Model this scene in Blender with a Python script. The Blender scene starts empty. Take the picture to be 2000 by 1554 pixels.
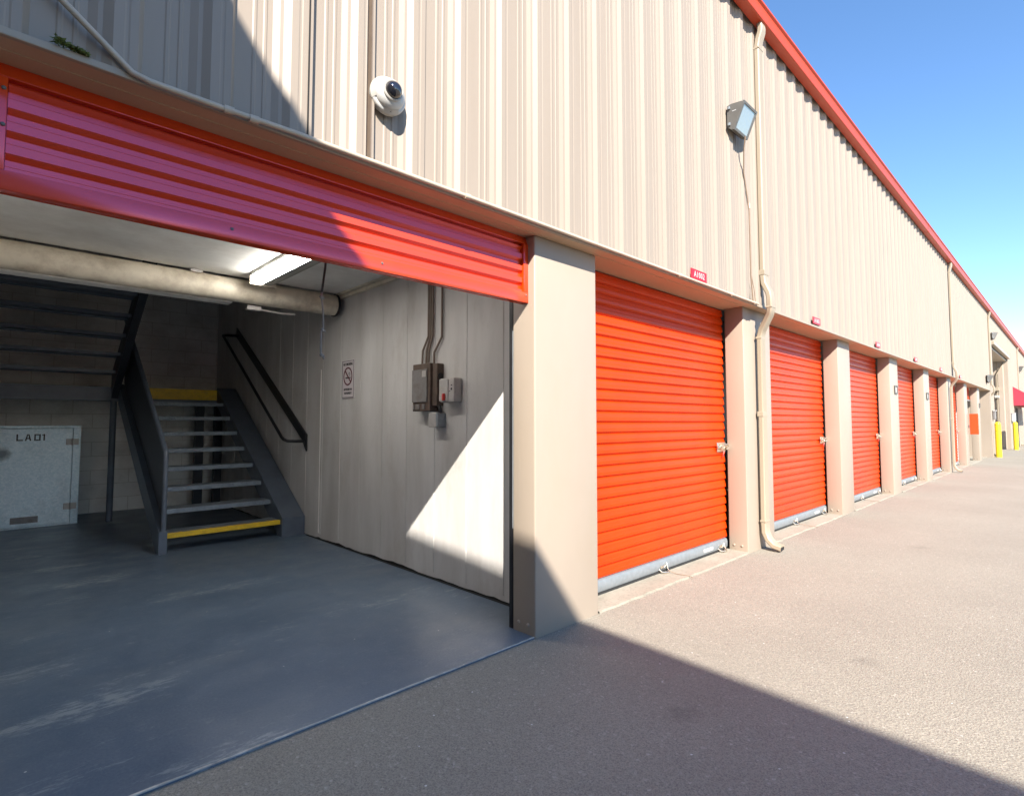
import bpy, bmesh, math, random
from mathutils import Vector, Matrix
random.seed(7)
C = bpy.context.scene.collection
S = 0.87                                   # everything below is laid out at 1/S of its real size

# ------------------------------------------------------------------ camera
cam = bpy.data.cameras.new('camera')
cam.sensor_fit = 'HORIZONTAL'
cam.sensor_width = 36.0
cam.lens = 36.0 * 1064.135 / 2000.0
cam.shift_x = -19.78 / 2000.0
cam.shift_y = -11.09 / 2000.0
cam.clip_start = 0.05
cam.clip_end = 2000
camo = bpy.data.objects.new('camera', cam)
C.objects.link(camo)
yaw, pitch, roll = 0.794195812, 0.0554916389, -0.000873879843
F = Vector((math.cos(pitch)*math.cos(yaw), math.cos(pitch)*math.sin(yaw), math.sin(pitch)))
R = Vector((math.sin(yaw), -math.cos(yaw), 0.0))
U = R.cross(F)
R2 = R*math.cos(roll) + U*math.sin(roll)
U2 = -R*math.sin(roll) + U*math.cos(roll)
camo.matrix_world = Matrix(((R2.x, U2.x, -F.x, 0), (R2.y, U2.y, -F.y, 0), (R2.z, U2.z, -F.z, 1.5*S), (0, 0, 0, 1)))
bpy.context.scene.camera = camo

# ------------------------------------------------------------------ light
SUN = Vector((0.777, 1.0, -0.95)).normalized()          # the way the sunlight travels
world = bpy.data.worlds.new('World')
bpy.context.scene.world = world
world.use_nodes = True
wn, wl = world.node_tree.nodes, world.node_tree.links
sky = wn.new('ShaderNodeTexSky')
sky.sky_type = 'NISHITA'
sky.sun_disc = False
sky.sun_elevation = math.asin(-SUN.z)
sky.sun_rotation = math.atan2(-SUN.x, -SUN.y) % (2*math.pi)
sky.air_density = 1.0
sky.dust_density = 0.3
sky.ozone_density = 1.3
sky.altitude = 1800
hs = wn.new('ShaderNodeHueSaturation')
hs.inputs['Saturation'].default_value = 1.15
wl.new(sky.outputs[0], hs.inputs['Color'])
wl.new(hs.outputs[0], wn['Background'].inputs[0])
wn['Background'].inputs[1].default_value = 0.12
sl = bpy.data.lights.new('sun', 'SUN')
sl.energy = 4.6
sl.angle = math.radians(0.53)
sl.color = (1.0, 0.93, 0.84)
so = bpy.data.objects.new('sun', sl)
so.rotation_mode = 'QUATERNION'
so.rotation_quaternion = SUN.to_track_quat('-Z', 'Y')
so.location = (-10, -14, 14)
C.objects.link(so)
vs = bpy.context.scene.view_settings
vs.view_transform = 'Standard'
vs.look = 'None'
vs.exposure = 1.5
vs.gamma = 1.0
bpy.context.scene.cycles.max_bounces = 10
bpy.context.scene.cycles.diffuse_bounces = 6

# ------------------------------------------------------------------ materials
MATS = {}

def nt(name):
    m = bpy.data.materials.new(name)
    m.use_nodes = True
    n, l = m.node_tree.nodes, m.node_tree.links
    MATS[name] = m
    return m, n, l, n['Principled BSDF']

def coords(n, l, scale=(1, 1, 1)):
    tc = n.new('ShaderNodeTexCoord')
    mp = n.new('ShaderNodeMapping')
    mp.inputs['Scale'].default_value = scale
    l.new(tc.outputs['Object'], mp.inputs['Vector'])
    return mp.outputs['Vector']

def noise(n, l, vec, scale, detail=4, rough=0.6):
    t = n.new('ShaderNodeTexNoise')
    t.inputs['Scale'].default_value = scale
    t.inputs['Detail'].default_value = detail
    t.inputs['Roughness'].default_value = rough
    l.new(vec, t.inputs['Vector'])
    return t.outputs['Fac']

def ramp(n, l, fac, stops):
    r = n.new('ShaderNodeValToRGB')
    el = r.color_ramp.elements
    while len(el) < len(stops):
        el.new(0.5)
    for e, (p, c) in zip(el, stops):
        e.position = p
        e.color = (c[0], c[1], c[2], 1) if not isinstance(c, (int, float)) else (c, c, c, 1)
    l.new(fac, r.inputs['Fac'])
    return r.outputs['Color']

def mix(n, l, fac, a, b, mode='MIX'):
    m = n.new('ShaderNodeMix')
    m.data_type = 'RGBA'
    m.blend_type = mode
    for i, v in ((0, fac), (6, a), (7, b)):
        if isinstance(v, (int, float)):
            m.inputs[i].default_value = v
        elif isinstance(v, tuple):
            m.inputs[i].default_value = (v[0], v[1], v[2], 1)
        else:
            l.new(v, m.inputs[i])
    return m.outputs[2]

def bump(n, l, bsdf, h, strength, dist=0.01):
    b = n.new('ShaderNodeBump')
    b.inputs['Strength'].default_value = strength
    b.inputs['Distance'].default_value = dist
    l.new(h, b.inputs['Height'])
    l.new(b.outputs['Normal'], bsdf.inputs['Normal'])

def paint(name, col, rough=0.5, var=0.12, nscale=3.0, stretch=(1, 1, 1), bmp=0.05, bscale=60, metallic=0.0, spec=0.5, coat=0.0,
          dirt=None, dirt_amt=0.0, dirt_scale=1.2, dirt_stretch=(1, 1, 1)):
    m, n, l, b = nt(name)
    v = coords(n, l, stretch)
    f = noise(n, l, v, nscale)
    lo = tuple(max(0, c*(1-var)) for c in col)
    hi = tuple(min(1, c*(1+var)) for c in col)
    c = ramp(n, l, f, [(0.3, lo), (0.7, hi)])
    if dirt:
        v2 = coords(n, l, dirt_stretch)
        g = ramp(n, l, noise(n, l, v2, dirt_scale, 8, 0.7), [(0.45, 0.0), (0.75, dirt_amt)])
        c = mix(n, l, g, c, dirt)
    l.new(c, b.inputs['Base Color'])
    b.inputs['Roughness'].default_value = rough
    b.inputs['Metallic'].default_value = metallic
    b.inputs['Specular IOR Level'].default_value = spec
    b.inputs['Coat Weight'].default_value = coat
    b.inputs['Coat Roughness'].default_value = 0.10
    b.inputs['Coat IOR'].default_value = 1.7
    if bmp:
        v3 = coords(n, l)
        bump(n, l, b, noise(n, l, v3, bscale, 3), bmp, 0.004)
    return m

def fade_per_object(m, amt):
    n, l = m.node_tree.nodes, m.node_tree.links
    b = n['Principled BSDF']
    src = b.inputs['Base Color'].links[0].from_socket
    oi = n.new('ShaderNodeObjectInfo')
    hv = n.new('ShaderNodeHueSaturation')
    mr = n.new('ShaderNodeMapRange')
    mr.inputs['To Min'].default_value = 1-amt
    mr.inputs['To Max'].default_value = 1+amt
    l.new(oi.outputs['Random'], mr.inputs['Value'])
    l.new(mr.outputs[0], hv.inputs['Value'])
    l.new(src, hv.inputs['Color'])
    l.new(hv.outputs[0], b.inputs['Base Color'])

BEIGE = (0.50, 0.40, 0.29)
paint('siding_paint', (0.295, 0.246, 0.197), 0.5, 0.03, 3.2, (1, 1, 0.05), 0.04, 30, dirt=(0.235, 0.19, 0.14), dirt_amt=0.22, dirt_scale=5, dirt_stretch=(1, 1, 0.12), spec=0.4)
paint('pillar_paint', (0.350, 0.290, 0.230), 0.5, 0.04, 1.5, (1, 1, .5), 0.05, 18, dirt=(0.34, 0.27, 0.19), dirt_amt=0.25, dirt_scale=4, dirt_stretch=(1, 1, .5))
fade_per_object(MATS['pillar_paint'], .04)
paint('trim_paint', (0.33, 0.27, 0.20), 0.45, 0.06, 4, (.3, 1, 1), 0.05, 20)
paint('soffit_paint', (0.50, 0.34, 0.215), 0.5, 0.08, 3, (.3, 1, 1), 0.03, 20)
paint('downspout_paint', (0.33, 0.275, 0.20), 0.42, 0.05, 4, (1, 1, .2), 0.03, 30)
paint('gutter_red', (0.50, 0.052, 0.010), 0.38, 0.06, 2, (.2, 1, 1), 0.03, 20, spec=0.5)
paint('door_orange', (0.58, 0.040, 0.0008), 0.34, 0.05, 2, (.3, 1, 1), 0.02, 12, spec=0.38, dirt=(0.38, 0.018, 0.002), dirt_amt=0.35, dirt_scale=3.5, dirt_stretch=(1, 1, .5))
MATS['door_orange'].node_tree.nodes['Principled BSDF'].inputs['Specular Tint'].default_value = (0.95, 0.45, 0.38, 1)
fade_per_object(MATS['door_orange'], .09)
paint('hood_red', (0.64, 0.062, 0.003), 0.20, 0.04, 2, (.3, 1, 1), 0.012, 9, spec=1.0, dirt=(0.50, 0.03, 0.004), dirt_amt=0.25, dirt_scale=3)
MATS['hood_red'].node_tree.nodes['Principled BSDF'].inputs['Specular Tint'].default_value = (1.0, 0.30, 0.60, 1)
MATS['hood_red'].node_tree.nodes['Principled BSDF'].inputs['IOR'].default_value = 1.7
paint('galvanised', (0.25, 0.28, 0.30), 0.38, 0.10, 22, (1, 1, 1), 0.06, 60, metallic=0.3)
paint('bright_metal', (0.72, 0.66, 0.55), 0.25, 0.08, 20, (1, 1, 1), 0.05, 60, metallic=0.9)
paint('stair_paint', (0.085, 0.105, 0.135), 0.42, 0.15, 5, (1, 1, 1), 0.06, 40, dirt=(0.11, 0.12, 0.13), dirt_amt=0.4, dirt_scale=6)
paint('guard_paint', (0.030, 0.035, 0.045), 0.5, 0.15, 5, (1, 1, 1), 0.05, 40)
paint('rail_black', (0.012, 0.012, 0.014), 0.42, 0.2, 6)
paint('dark_gap', (0.012, 0.012, 0.012), 0.8, 0.1, 6)
paint('rubber', (0.02, 0.02, 0.02), 0.7, 0.1, 6)
paint('safety_yellow', (0.72, 0.47, 0.018), 0.5, 0.10, 9, (1, 1, 1), 0.3, 90, dirt=(0.25, 0.17, 0.03), dirt_amt=0.5, dirt_scale=14)
paint('bollard_yellow', (0.82, 0.62, 0.02), 0.4, 0.06, 5)
paint('camera_white', (0.50, 0.495, 0.47), 0.3, 0.03, 6, bmp=0)
paint('camera_grey', (0.42, 0.40, 0.36), 0.4, 0.03, 6, bmp=0)
paint('lamp_bronze', (0.115, 0.110, 0.100), 0.45, 0.15, 8)
paint('box_grey', (0.20, 0.19, 0.185), 0.5, 0.10, 6, dirt=(0.10, 0.06, 0.035), dirt_amt=0.7, dirt_scale=9)
paint('box_brown', (0.095, 0.066, 0.050), 0.6, 0.3, 9)
paint('box_light', (0.44, 0.42, 0.40), 0.45, 0.06, 6, dirt=(0.2, 0.14, 0.1), dirt_amt=0.4, dirt_scale=9)
paint('red_plastic', (0.55, 0.03, 0.02), 0.4, 0.05, 6)
paint('sign_red', (0.40, 0.008, 0.014), 0.35, 0.03, 6, bmp=0)
paint('sign_white', (0.50, 0.50, 0.49), 0.4, 0.02, 6, bmp=0)
paint('notice_white', (0.60, 0.55, 0.56), 0.4, 0.04, 6, bmp=0)
paint('ink_black', (0.02, 0.018, 0.02), 0.5, 0.05, 6, bmp=0)
paint('ink_maroon', (0.10, 0.012, 0.02), 0.5, 0.05, 6, bmp=0)
paint('pipe_paint', (0.66, 0.60, 0.48), 0.5, 0.12, 3, (.5, 1, 1), 0.1, 25, dirt=(0.20, 0.14, 0.085), dirt_amt=0.7, dirt_scale=5)
paint('conduit_paint', (0.50, 0.41, 0.31), 0.4, 0.08, 8)
paint('conduit_dark', (0.17, 0.13, 0.10), 0.5, 0.15, 8)
paint('cord', (0.20, 0.185, 0.165), 0.8, 0.2, 30)
paint('awning_cloth', (0.50, 0.030, 0.055), 0.8, 0.06, 4)
paint('orange_board', (0.80, 0.06, 0.006), 0.5, 0.03, 2)
paint('leaf_green', (0.10, 0.12, 0.02), 0.6, 0.3, 30)
paint('cable_brown', (0.22, 0.15, 0.10), 0.6, 0.1, 8)
paint('ceiling_paint', (0.72, 0.71, 0.67), 0.7, 0.10, 1.5, (1, 1, 1), 0.15, 30, dirt=(0.30, 0.26, 0.2), dirt_amt=0.4, dirt_scale=2)

# white painted boards of the right hand wall, scuffed and stained
m, n, l, b = nt('wall_white')
v = coords(n, l)
base = ramp(n, l, noise(n, l, coords(n, l, (1, 1.6, .35)), 2.2, 6), [(0.3, (0.45, 0.432, 0.41)), (0.7, (0.60, 0.585, 0.565))])
dirt = ramp(n, l, noise(n, l, coords(n, l, (1, 1, .5)), 1.7, 9, .72), [(0.52, 0.0), (0.80, 0.55)])
c = mix(n, l, dirt, base, (0.28, 0.23, 0.18))
scr = ramp(n, l, noise(n, l, coords(n, l, (1, 3.0, .7)), 7, 9, .8), [(0.66, 0.0), (0.72, 0.35)])
c = mix(n, l, scr, c, (0.70, 0.69, 0.67))
l.new(c, b.inputs['Base Color'])
b.inputs['Roughness'].default_value = 0.6
bump(n, l, b, noise(n, l, v, 25, 6), 0.12, 0.006)

# painted concrete blocks of the far wall
m, n, l, b = nt('block_paint')
tc = n.new('ShaderNodeTexCoord')
sp = n.new('ShaderNodeSeparateXYZ')
cb = n.new('ShaderNodeCombineXYZ')
l.new(tc.outputs['Object'], sp.inputs[0])
l.new(sp.outputs['X'], cb.inputs['X'])
l.new(sp.outputs['Z'], cb.inputs['Y'])
br = n.new('ShaderNodeTexBrick')
br.inputs['Scale'].default_value = 1.0
br.inputs['Brick Width'].default_value = 0.46
br.inputs['Row Height'].default_value = 0.205
br.inputs['Mortar Size'].default_value = 0.006
br.inputs['Mortar Smooth'].default_value = 0.4
br.inputs['Color1'].default_value = (0.82, 0.79, 0.74, 1)
br.inputs['Color2'].default_value = (0.86, 0.83, 0.78, 1)
br.inputs['Mortar'].default_value = (0.64, 0.60, 0.54, 1)
l.new(cb.outputs[0], br.inputs['Vector'])
d2 = ramp(n, l, noise(n, l, coords(n, l), 1.3, 8, .7), [(0.45, 0.0), (0.8, 0.6)])
c = mix(n, l, d2, br.outputs['Color'], (0.26, 0.20, 0.14))
l.new(c, b.inputs['Base Color'])
b.inputs['Roughness'].default_value = 0.7
inv = n.new('ShaderNodeMath'); inv.operation = 'SUBTRACT'; inv.inputs[0].default_value = 1.0
l.new(br.outputs['Fac'], inv.inputs[1])
bump(n, l, b, inv.outputs[0], 0.3, 0.006)

# grey blue floor paint, worn through to pale concrete in streaks
m, n, l, b = nt('floor_paint')
v = coords(n, l)
base = ramp(n, l, noise(n, l, v, 1.3, 6, .6), [(0.3, (0.046, 0.082, 0.132)), (0.72, (0.082, 0.124, 0.180))])
fine = noise(n, l, v, 90, 4, .7)
base = mix(n, l, ramp(n, l, fine, [(0.35, 0.0), (0.75, 0.5)]), base, (0.17, 0.20, 0.23))
# worn streaks run across the floor, along x
rotm = n.new('ShaderNodeMapping'); rotm.inputs['Rotation'].default_value = (0, 0, math.radians(-9)); rotm.inputs['Scale'].default_value = (1.6, 5.5, 1)
l.new(v, rotm.inputs['Vector'])
s1 = noise(n, l, rotm.outputs['Vector'], 5.5, 12, .82)
s2 = noise(n, l, coords(n, l, (.55, 1.6, 1)), 1.5, 3, .5)
mu = n.new('ShaderNodeMath'); mu.operation = 'MULTIPLY'
l.new(s1, mu.inputs[0]); l.new(s2, mu.inputs[1])
w = ramp(n, l, mu.outputs[0], [(0.312, 0.0), (0.352, 0.8)])
c = mix(n, l, w, base, (0.24, 0.28, 0.30))
w2 = ramp(n, l, noise(n, l, coords(n, l, (1, 1.4, 1)), 14, 10, .85), [(0.54, 0.0), (0.66, 0.6)])
c = mix(n, l, w2, c, (0.19, 0.22, 0.24))
blot = ramp(n, l, noise(n, l, coords(n, l, (1, 1.5, 1)), 1.1, 7, .7), [(0.50, 0.0), (0.75, 0.5)])
c = mix(n, l, blot, c, (0.14, 0.165, 0.185))
vor = n.new('ShaderNodeTexVoronoi'); vor.inputs['Scale'].default_value = 5.5
l.new(coords(n, l, (1, 1, 1)), vor.inputs['Vector'])
sp0 = ramp(n, l, vor.outputs['Distance'], [(0.020, 1.0), (0.030, 0.0)])
c = mix(n, l, sp0, c, (0.55, 0.56, 0.55))
# pale chipped edge along the threshold
tc = n.new('ShaderNodeTexCoord'); sp = n.new('ShaderNodeSeparateXYZ'); l.new(tc.outputs['Object'], sp.inputs[0])
ad = n.new('ShaderNodeMath'); ad.operation = 'MULTIPLY_ADD'; ad.inputs[1].default_value = -0.045
l.new(noise(n, l, v, 5, 6, .7), ad.inputs[0]); l.new(sp.outputs['Y'], ad.inputs[2])
e = ramp(n, l, ad.outputs[0], [(0.0, 0.8), (0.004, 0.0)])
EDGE_RAMP_Y = (2.73, e)
l.new(c, b.inputs['Base Color'])
rr = ramp(n, l, noise(n, l, v, 3.0, 5), [(0.3, 0.30), (0.7, 0.48)])
l.new(rr, b.inputs['Roughness'])
b.inputs['Specular IOR Level'].default_value = 0.65
bump(n, l, b, noise(n, l, v, 45, 5, .6), 0.10, 0.004)

# asphalt
m, n, l, b = nt('asphalt')
v = coords(n, l)
base = ramp(n, l, noise(n, l, v, 0.55, 7, .6), [(0.3, (0.292, 0.267, 0.214)), (0.72, (0.368, 0.338, 0.273))])
g1 = noise(n, l, v, 150, 4, .85)
c = mix(n, l, ramp(n, l, g1, [(0.38, 0.75), (0.56, 0.0)]), base, (0.13, 0.112, 0.105))
vo = n.new('ShaderNodeTexVoronoi'); vo.inputs['Scale'].default_value = 100
l.new(v, vo.inputs['Vector'])
stone = ramp(n, l, vo.outputs['Color'], [(0.80, 0.0), (0.97, 0.55)])
c = mix(n, l, stone, c, (0.48, 0.44, 0.38))
vo2 = n.new('ShaderNodeTexVoronoi'); vo2.inputs['Scale'].default_value = 9
l.new(v, vo2.inputs['Vector'])
c = mix(n, l, ramp(n, l, vo2.outputs['Distance'], [(0.035, 1.0), (0.05, 0.0)]), c, (0.62, 0.60, 0.56))
st = ramp(n, l, noise(n, l, coords(n, l, (.6, 2.2, 1)), 1.8, 8, .75), [(0.62, 0.0), (0.74, 0.45)])
c = mix(n, l, st, c, (0.24, 0.215, 0.185))
vo3 = n.new('ShaderNodeTexVoronoi'); vo3.inputs['Scale'].default_value = 0.8
wv = n.new('ShaderNodeVectorMath'); wv.operation = 'MULTIPLY_ADD'
wn3 = n.new('ShaderNodeTexNoise'); wn3.inputs['Scale'].default_value = 9; wn3.inputs['Detail'].default_value = 6
l.new(v, wn3.inputs['Vector'])
wv.inputs[1].default_value = (.22, .22, 0)
l.new(wn3.outputs['Color'], wv.inputs[0]); l.new(v, wv.inputs[2])
l.new(wv.outputs[0], vo3.inputs['Vector'])
c = mix(n, l, ramp(n, l, vo3.outputs['Distance'], [(0.02, 0.35), (0.08, 0.0)]), c, (0.12, 0.105, 0.09))
l.new(c, b.inputs['Base Color'])
b.inputs['Roughness'].default_value = 0.88
b.inputs['Specular IOR Level'].default_value = 0.3
hh = n.new('ShaderNodeMath'); hh.operation = 'ADD'
l.new(noise(n, l, v, 150, 3, .9), hh.inputs[0]); l.new(vo.outputs['Distance'], hh.inputs[1])
bump(n, l, b, hh.outputs[0], 0.5, 0.006)

# concrete sills
m, n, l, b = nt('concrete')
v = coords(n, l)
base = ramp(n, l, noise(n, l, v, 2.5, 8, .7), [(0.3, (0.25, 0.23, 0.18)), (0.7, (0.36, 0.33, 0.265))])
pit = ramp(n, l, noise(n, l, v, 40, 4, .8), [(0.36, 0.5), (0.46, 0.0)])
c = mix(n, l, pit, base, (0.16, 0.15, 0.125))
l.new(c, b.inputs['Base Color'])
b.inputs['Roughness'].default_value = 0.85
bump(n, l, b, noise(n, l, v, 60, 5, .7), 0.3, 0.005)

# spangled galvanised sheet of the locker
m, n, l, b = nt('galvanised_sheet')
v = coords(n, l)
vo = n.new('ShaderNodeTexVoronoi'); vo.inputs['Scale'].default_value = 55
l.new(v, vo.inputs['Vector'])
sw = n.new('ShaderNodeSeparateColor'); l.new(vo.outputs['Color'], sw.inputs[0])
c = ramp(n, l, sw.outputs[0], [(0.0, (0.60, 0.74, 0.80)), (1.0, (0.78, 0.88, 0.92))])
big = ramp(n, l, noise(n, l, coords(n, l, (1, 1, .8)), 2.2, 6, .7), [(0.5, 0.0), (0.78, 0.45)])
c = mix(n, l, big, c, (0.22, 0.27, 0.29))
# smudge of soot near the lettering
gt = n.new('ShaderNodeTexCoord')
gm = n.new('ShaderNodeMapping')
gm.inputs['Location'].default_value = (0.195, 0, -0.925)
l.new(gt.outputs['Object'], gm.inputs['Vector'])
gs = n.new('ShaderNodeMapping'); gs.inputs['Scale'].default_value = (1, 0, 1)
l.new(gm.outputs['Vector'], gs.inputs['Vector'])
gl = n.new('ShaderNodeVectorMath'); gl.operation = 'LENGTH'
l.new(gs.outputs['Vector'], gl.inputs[0])
ga = n.new('ShaderNodeMath'); ga.operation = 'MULTIPLY_ADD'; ga.inputs[1].default_value = 0.11
l.new(noise(n, l, v, 9, 6, .7), ga.inputs[0]); l.new(gl.outputs['Value'], ga.inputs[2])
c = mix(n, l, ramp(n, l, ga.outputs[0], [(0.095, 0.85), (0.155, 0.0)]), c, (0.10, 0.12, 0.13))
l.new(c, b.inputs['Base Color'])
b.inputs['Metallic'].default_value = 0.1
b.inputs['Roughness'].default_value = 0.42
paint('soot', (0.10, 0.115, 0.125), 0.8, 0.3, 14)

# checker plate for treads
m, n, l, b = nt('checker_plate')
v = coords(n, l, (1, 1, 1))
ck = n.new('ShaderNodeTexVoronoi'); ck.inputs['Scale'].default_value = 42
l.new(coords(n, l, (1, 1.6, 1.6)), ck.inputs['Vector'])
c = ramp(n, l, noise(n, l, v, 9, 6, .7), [(0.3, (0.15, 0.175, 0.205)), (0.75, (0.27, 0.31, 0.34))])
l.new(c, b.inputs['Base Color'])
b.inputs['Roughness'].default_value = 0.42
b.inputs['Metallic'].default_value = 0.25
bump(n, l, b, ck.outputs['Distance'], 0.7, 0.006)

m, n, l, b = nt('dome_glass')
b.inputs['Base Color'].default_value = (0.012, 0.012, 0.016, 1)
b.inputs['Roughness'].default_value = 0.05
b.inputs['Coat Weight'].default_value = 1.0
m, n, l, b = nt('lens_glass')
b.inputs['Base Color'].default_value = (0.22, 0.27, 0.31, 1)
b.inputs['Roughness'].default_value = 0.12
b.inputs['Specular IOR Level'].default_value = 0.9
b.inputs['Coat Weight'].default_value = 1.0
v = coords(n, l)
bump(n, l, b, noise(n, l, coords(n, l, (1, 1, .3)), 40, 2), 0.2, 0.01)
m, n, l, b = nt('tube_light')
b.inputs['Base Color'].default_value = (0.85, 0.86, 0.84, 1)
b.inputs['Roughness'].default_value = 0.25
b.inputs['Emission Color'].default_value = (1.0, 0.96, 0.90, 1)
b.inputs['Emission Strength'].default_value = 15.0
m, n, l, b = nt('lens_dull')
b.inputs['Base Color'].default_value = (0.40, 0.40, 0.36, 1)
b.inputs['Roughness'].default_value = 0.25

# ------------------------------------------------------------------ mesh helpers
class MB:
    def __init__(s):
        s.v, s.f = [], []
    def add(s, vs_, fs):
        o = len(s.v)
        s.v += [Vector(p) for p in vs_]
        s.f += [tuple(i+o for i in f) for f in fs]
        return s
    def box(s, a, b):
        x0, y0, z0 = (min(a[i], b[i]) for i in range(3))
        x1, y1, z1 = (max(a[i], b[i]) for i in range(3))
        return s.add([(x0, y0, z0), (x1, y0, z0), (x1, y1, z0), (x0, y1, z0), (x0, y0, z1), (x1, y0, z1), (x1, y1, z1), (x0, y1, z1)],
                     [(0, 3, 2, 1), (4, 5, 6, 7), (0, 1, 5, 4), (1, 2, 6, 5), (2, 3, 7, 6), (3, 0, 4, 7)])
    def bbox(s, a, b, r=0.006, seg=2):
        """box with rounded edges"""
        bm = bmesh.new()
        x0, y0, z0 = (min(a[i], b[i]) for i in range(3))
        x1, y1, z1 = (max(a[i], b[i]) for i in range(3))
        bmesh.ops.create_cube(bm, size=1.0)
        for v in bm.verts:
            v.co = Vector(((v.co.x+.5)*(x1-x0)+x0, (v.co.y+.5)*(y1-y0)+y0, (v.co.z+.5)*(z1-z0)+z0))
        bmesh.ops.bevel(bm, geom=bm.edges[:], offset=r, segments=seg, affect='EDGES', profile=.5)
        bm.verts.index_update()
        s.add([v.co.copy() for v in bm.verts], [[v.index for v in f.verts] for f in bm.faces])
        bm.free()
        return s
    def prism(s, poly, axis, a, b):
        """poly of 2d points extruded along axis from a to b"""
        def P(p, t):
            return {'x': (t, p[0], p[1]), 'y': (p[0], t, p[1]), 'z': (p[0], p[1], t)}[axis]
        k = len(poly)
        vs_ = [P(p, a) for p in poly] + [P(p, b) for p in poly]
        fs = [tuple(range(k)), tuple(range(2*k-1, k-1, -1))]
        fs += [(i, i+k, (i+1) % k+k, (i+1) % k) for i in range(k)]
        return s.add(vs_, fs)
    def strip(s, poly, axis, a, b):
        """open profile extruded"""
        def P(p, t):
            return {'x': (t, p[0], p[1]), 'y': (p[0], t, p[1]), 'z': (p[0], p[1], t)}[axis]
        k = len(poly)
        return s.add([P(p, a) for p in poly] + [P(p, b) for p in poly], [(i, i+1, i+1+k, i+k) for i in range(k-1)])
    def tube(s, pts, r, seg=10, cap=True):
        pts = [Vector(p) for p in pts]
        up0 = None
        rings = []
        for i, p in enumerate(pts):
            d = (pts[min(i+1, len(pts)-1)] - pts[max(i-1, 0)]).normalized()
            if up0 is None:
                up0 = Vector((0, 0, 1)) if abs(d.z) < .9 else Vector((1, 0, 0))
            up0 = (up0 - d*up0.dot(d)).normalized()
            sd = d.cross(up0)
            rings.append([p + (up0*math.cos(t)+sd*math.sin(t))*r for t in [2*math.pi*j/seg for j in range(seg)]])
        o = [q for rg in rings for q in rg]
        fs = []
        for i in range(len(rings)-1):
            for j in range(seg):
                fs.append((i*seg+j, i*seg+(j+1) % seg, (i+1)*seg+(j+1) % seg, (i+1)*seg+j))
        if cap:
            fs.append(tuple(range(seg-1, -1, -1)))
            fs.append(tuple(range((len(rings)-1)*seg, len(rings)*seg)))
        return s.add(o, fs)
    def rect_tube(s, pts, w, d, wdir=(1, 0, 0)):
        """rectangular pipe: width w along wdir, depth d across"""
        wd = Vector(wdir)
        pts = [Vector(p) for p in pts]
        rings = []
        c = .012
        for i, p in enumerate(pts):
            t = (pts[min(i+1, len(pts)-1)] - pts[max(i-1, 0)]).normalized()
            nd = t.cross(wd).normalized()
            h, k = w/2, d/2
            rings.append([p+wd*a+nd*b_ for a, b_ in ((-h+c, -k), (h-c, -k), (h, -k+c), (h, k-c), (h-c, k), (-h+c, k), (-h, k-c), (-h, -k+c))])
        m_ = 8
        fs = []
        for i in range(len(rings)-1):
            for j in range(m_):
                fs.append((i*m_+j, i*m_+(j+1) % m_, (i+1)*m_+(j+1) % m_, (i+1)*m_+j))
        fs.append(tuple(range(m_-1, -1, -1)))
        fs.append(tuple(range((len(rings)-1)*m_, len(rings)*m_)))
        return s.add([q for rg in rings for q in rg], fs)
    def lathe(s, prof, seg=32, mat=None):
        """prof: (r, h) around local z"""
        vs_, fs = [], []
        for r, h in prof:
            for j in range(seg):
                a = 2*math.pi*j/seg
                p = Vector((r*math.cos(a), r*math.sin(a), h))
                vs_.append(mat @ p if mat else p)
        for i in range(len(prof)-1):
            for j in range(seg):
                fs.append((i*seg+j, i*seg+(j+1) % seg, (i+1)*seg+(j+1) % seg, (i+1)*seg+j))
        fs.append(tuple(range(seg-1, -1, -1)))
        fs.append(tuple(range((len(prof)-1)*seg, len(prof)*seg)))
        return s.add(vs_, fs)
    def xform(s, mat):
        s.v = [mat @ p for p in s.v]
        return s

WORLD = {}
def obj(name, mb, mat, parent=None, local=False, smooth=None, label=None):
    me = bpy.data.meshes.new(name)
    off = Vector((0, 0, 0))
    if parent is not None and not local:
        off = WORLD[parent.name]
    me.from_pydata([tuple(p-off) for p in mb.v], [], mb.f)
    me.update()
    bm = bmesh.new(); bm.from_mesh(me)
    bmesh.ops.recalc_face_normals(bm, faces=bm.faces[:])
    bm.to_mesh(me); bm.free()
    me.materials.append(MATS[mat])
    if smooth:
        for p in me.polygons:
            p.use_smooth = True
        me.set_sharp_from_angle(angle=math.radians(smooth))
    o = bpy.data.objects.new(name, me)
    C.objects.link(o)
    if parent is not None:
        o.parent = parent
        WORLD[o.name] = WORLD[parent.name].copy()
    else:
        WORLD[o.name] = Vector((0, 0, 0))
    if label:
        o['label'] = label
    return o

def tag(o, label, cat, group=None):
    o['label'] = label
    o['category'] = cat
    if group:
        o['group'] = group
    return o

def thing(name, label, cat, loc=(0, 0, 0), rot=(0, 0, 0), group=None):
    o = bpy.data.objects.new(name, None)
    C.objects.link(o)
    o.location = loc
    o.rotation_euler = rot
    o.empty_display_size = .1
    WORLD[o.name] = Vector(loc)
    return tag(o, label, cat, group)

def struct(name, mb, mat):
    o = obj(name, mb, mat)
    o['kind'] = 'structure'
    return o

def copy_tree(o, parent=None, dx=None):
    c = o.copy()
    C.objects.link(c)
    c.parent = parent
    if dx:
        c.location = Vector(o.location) + Vector(dx)
    for ch in list(o.children):
        copy_tree(ch, c)
    return c

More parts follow.
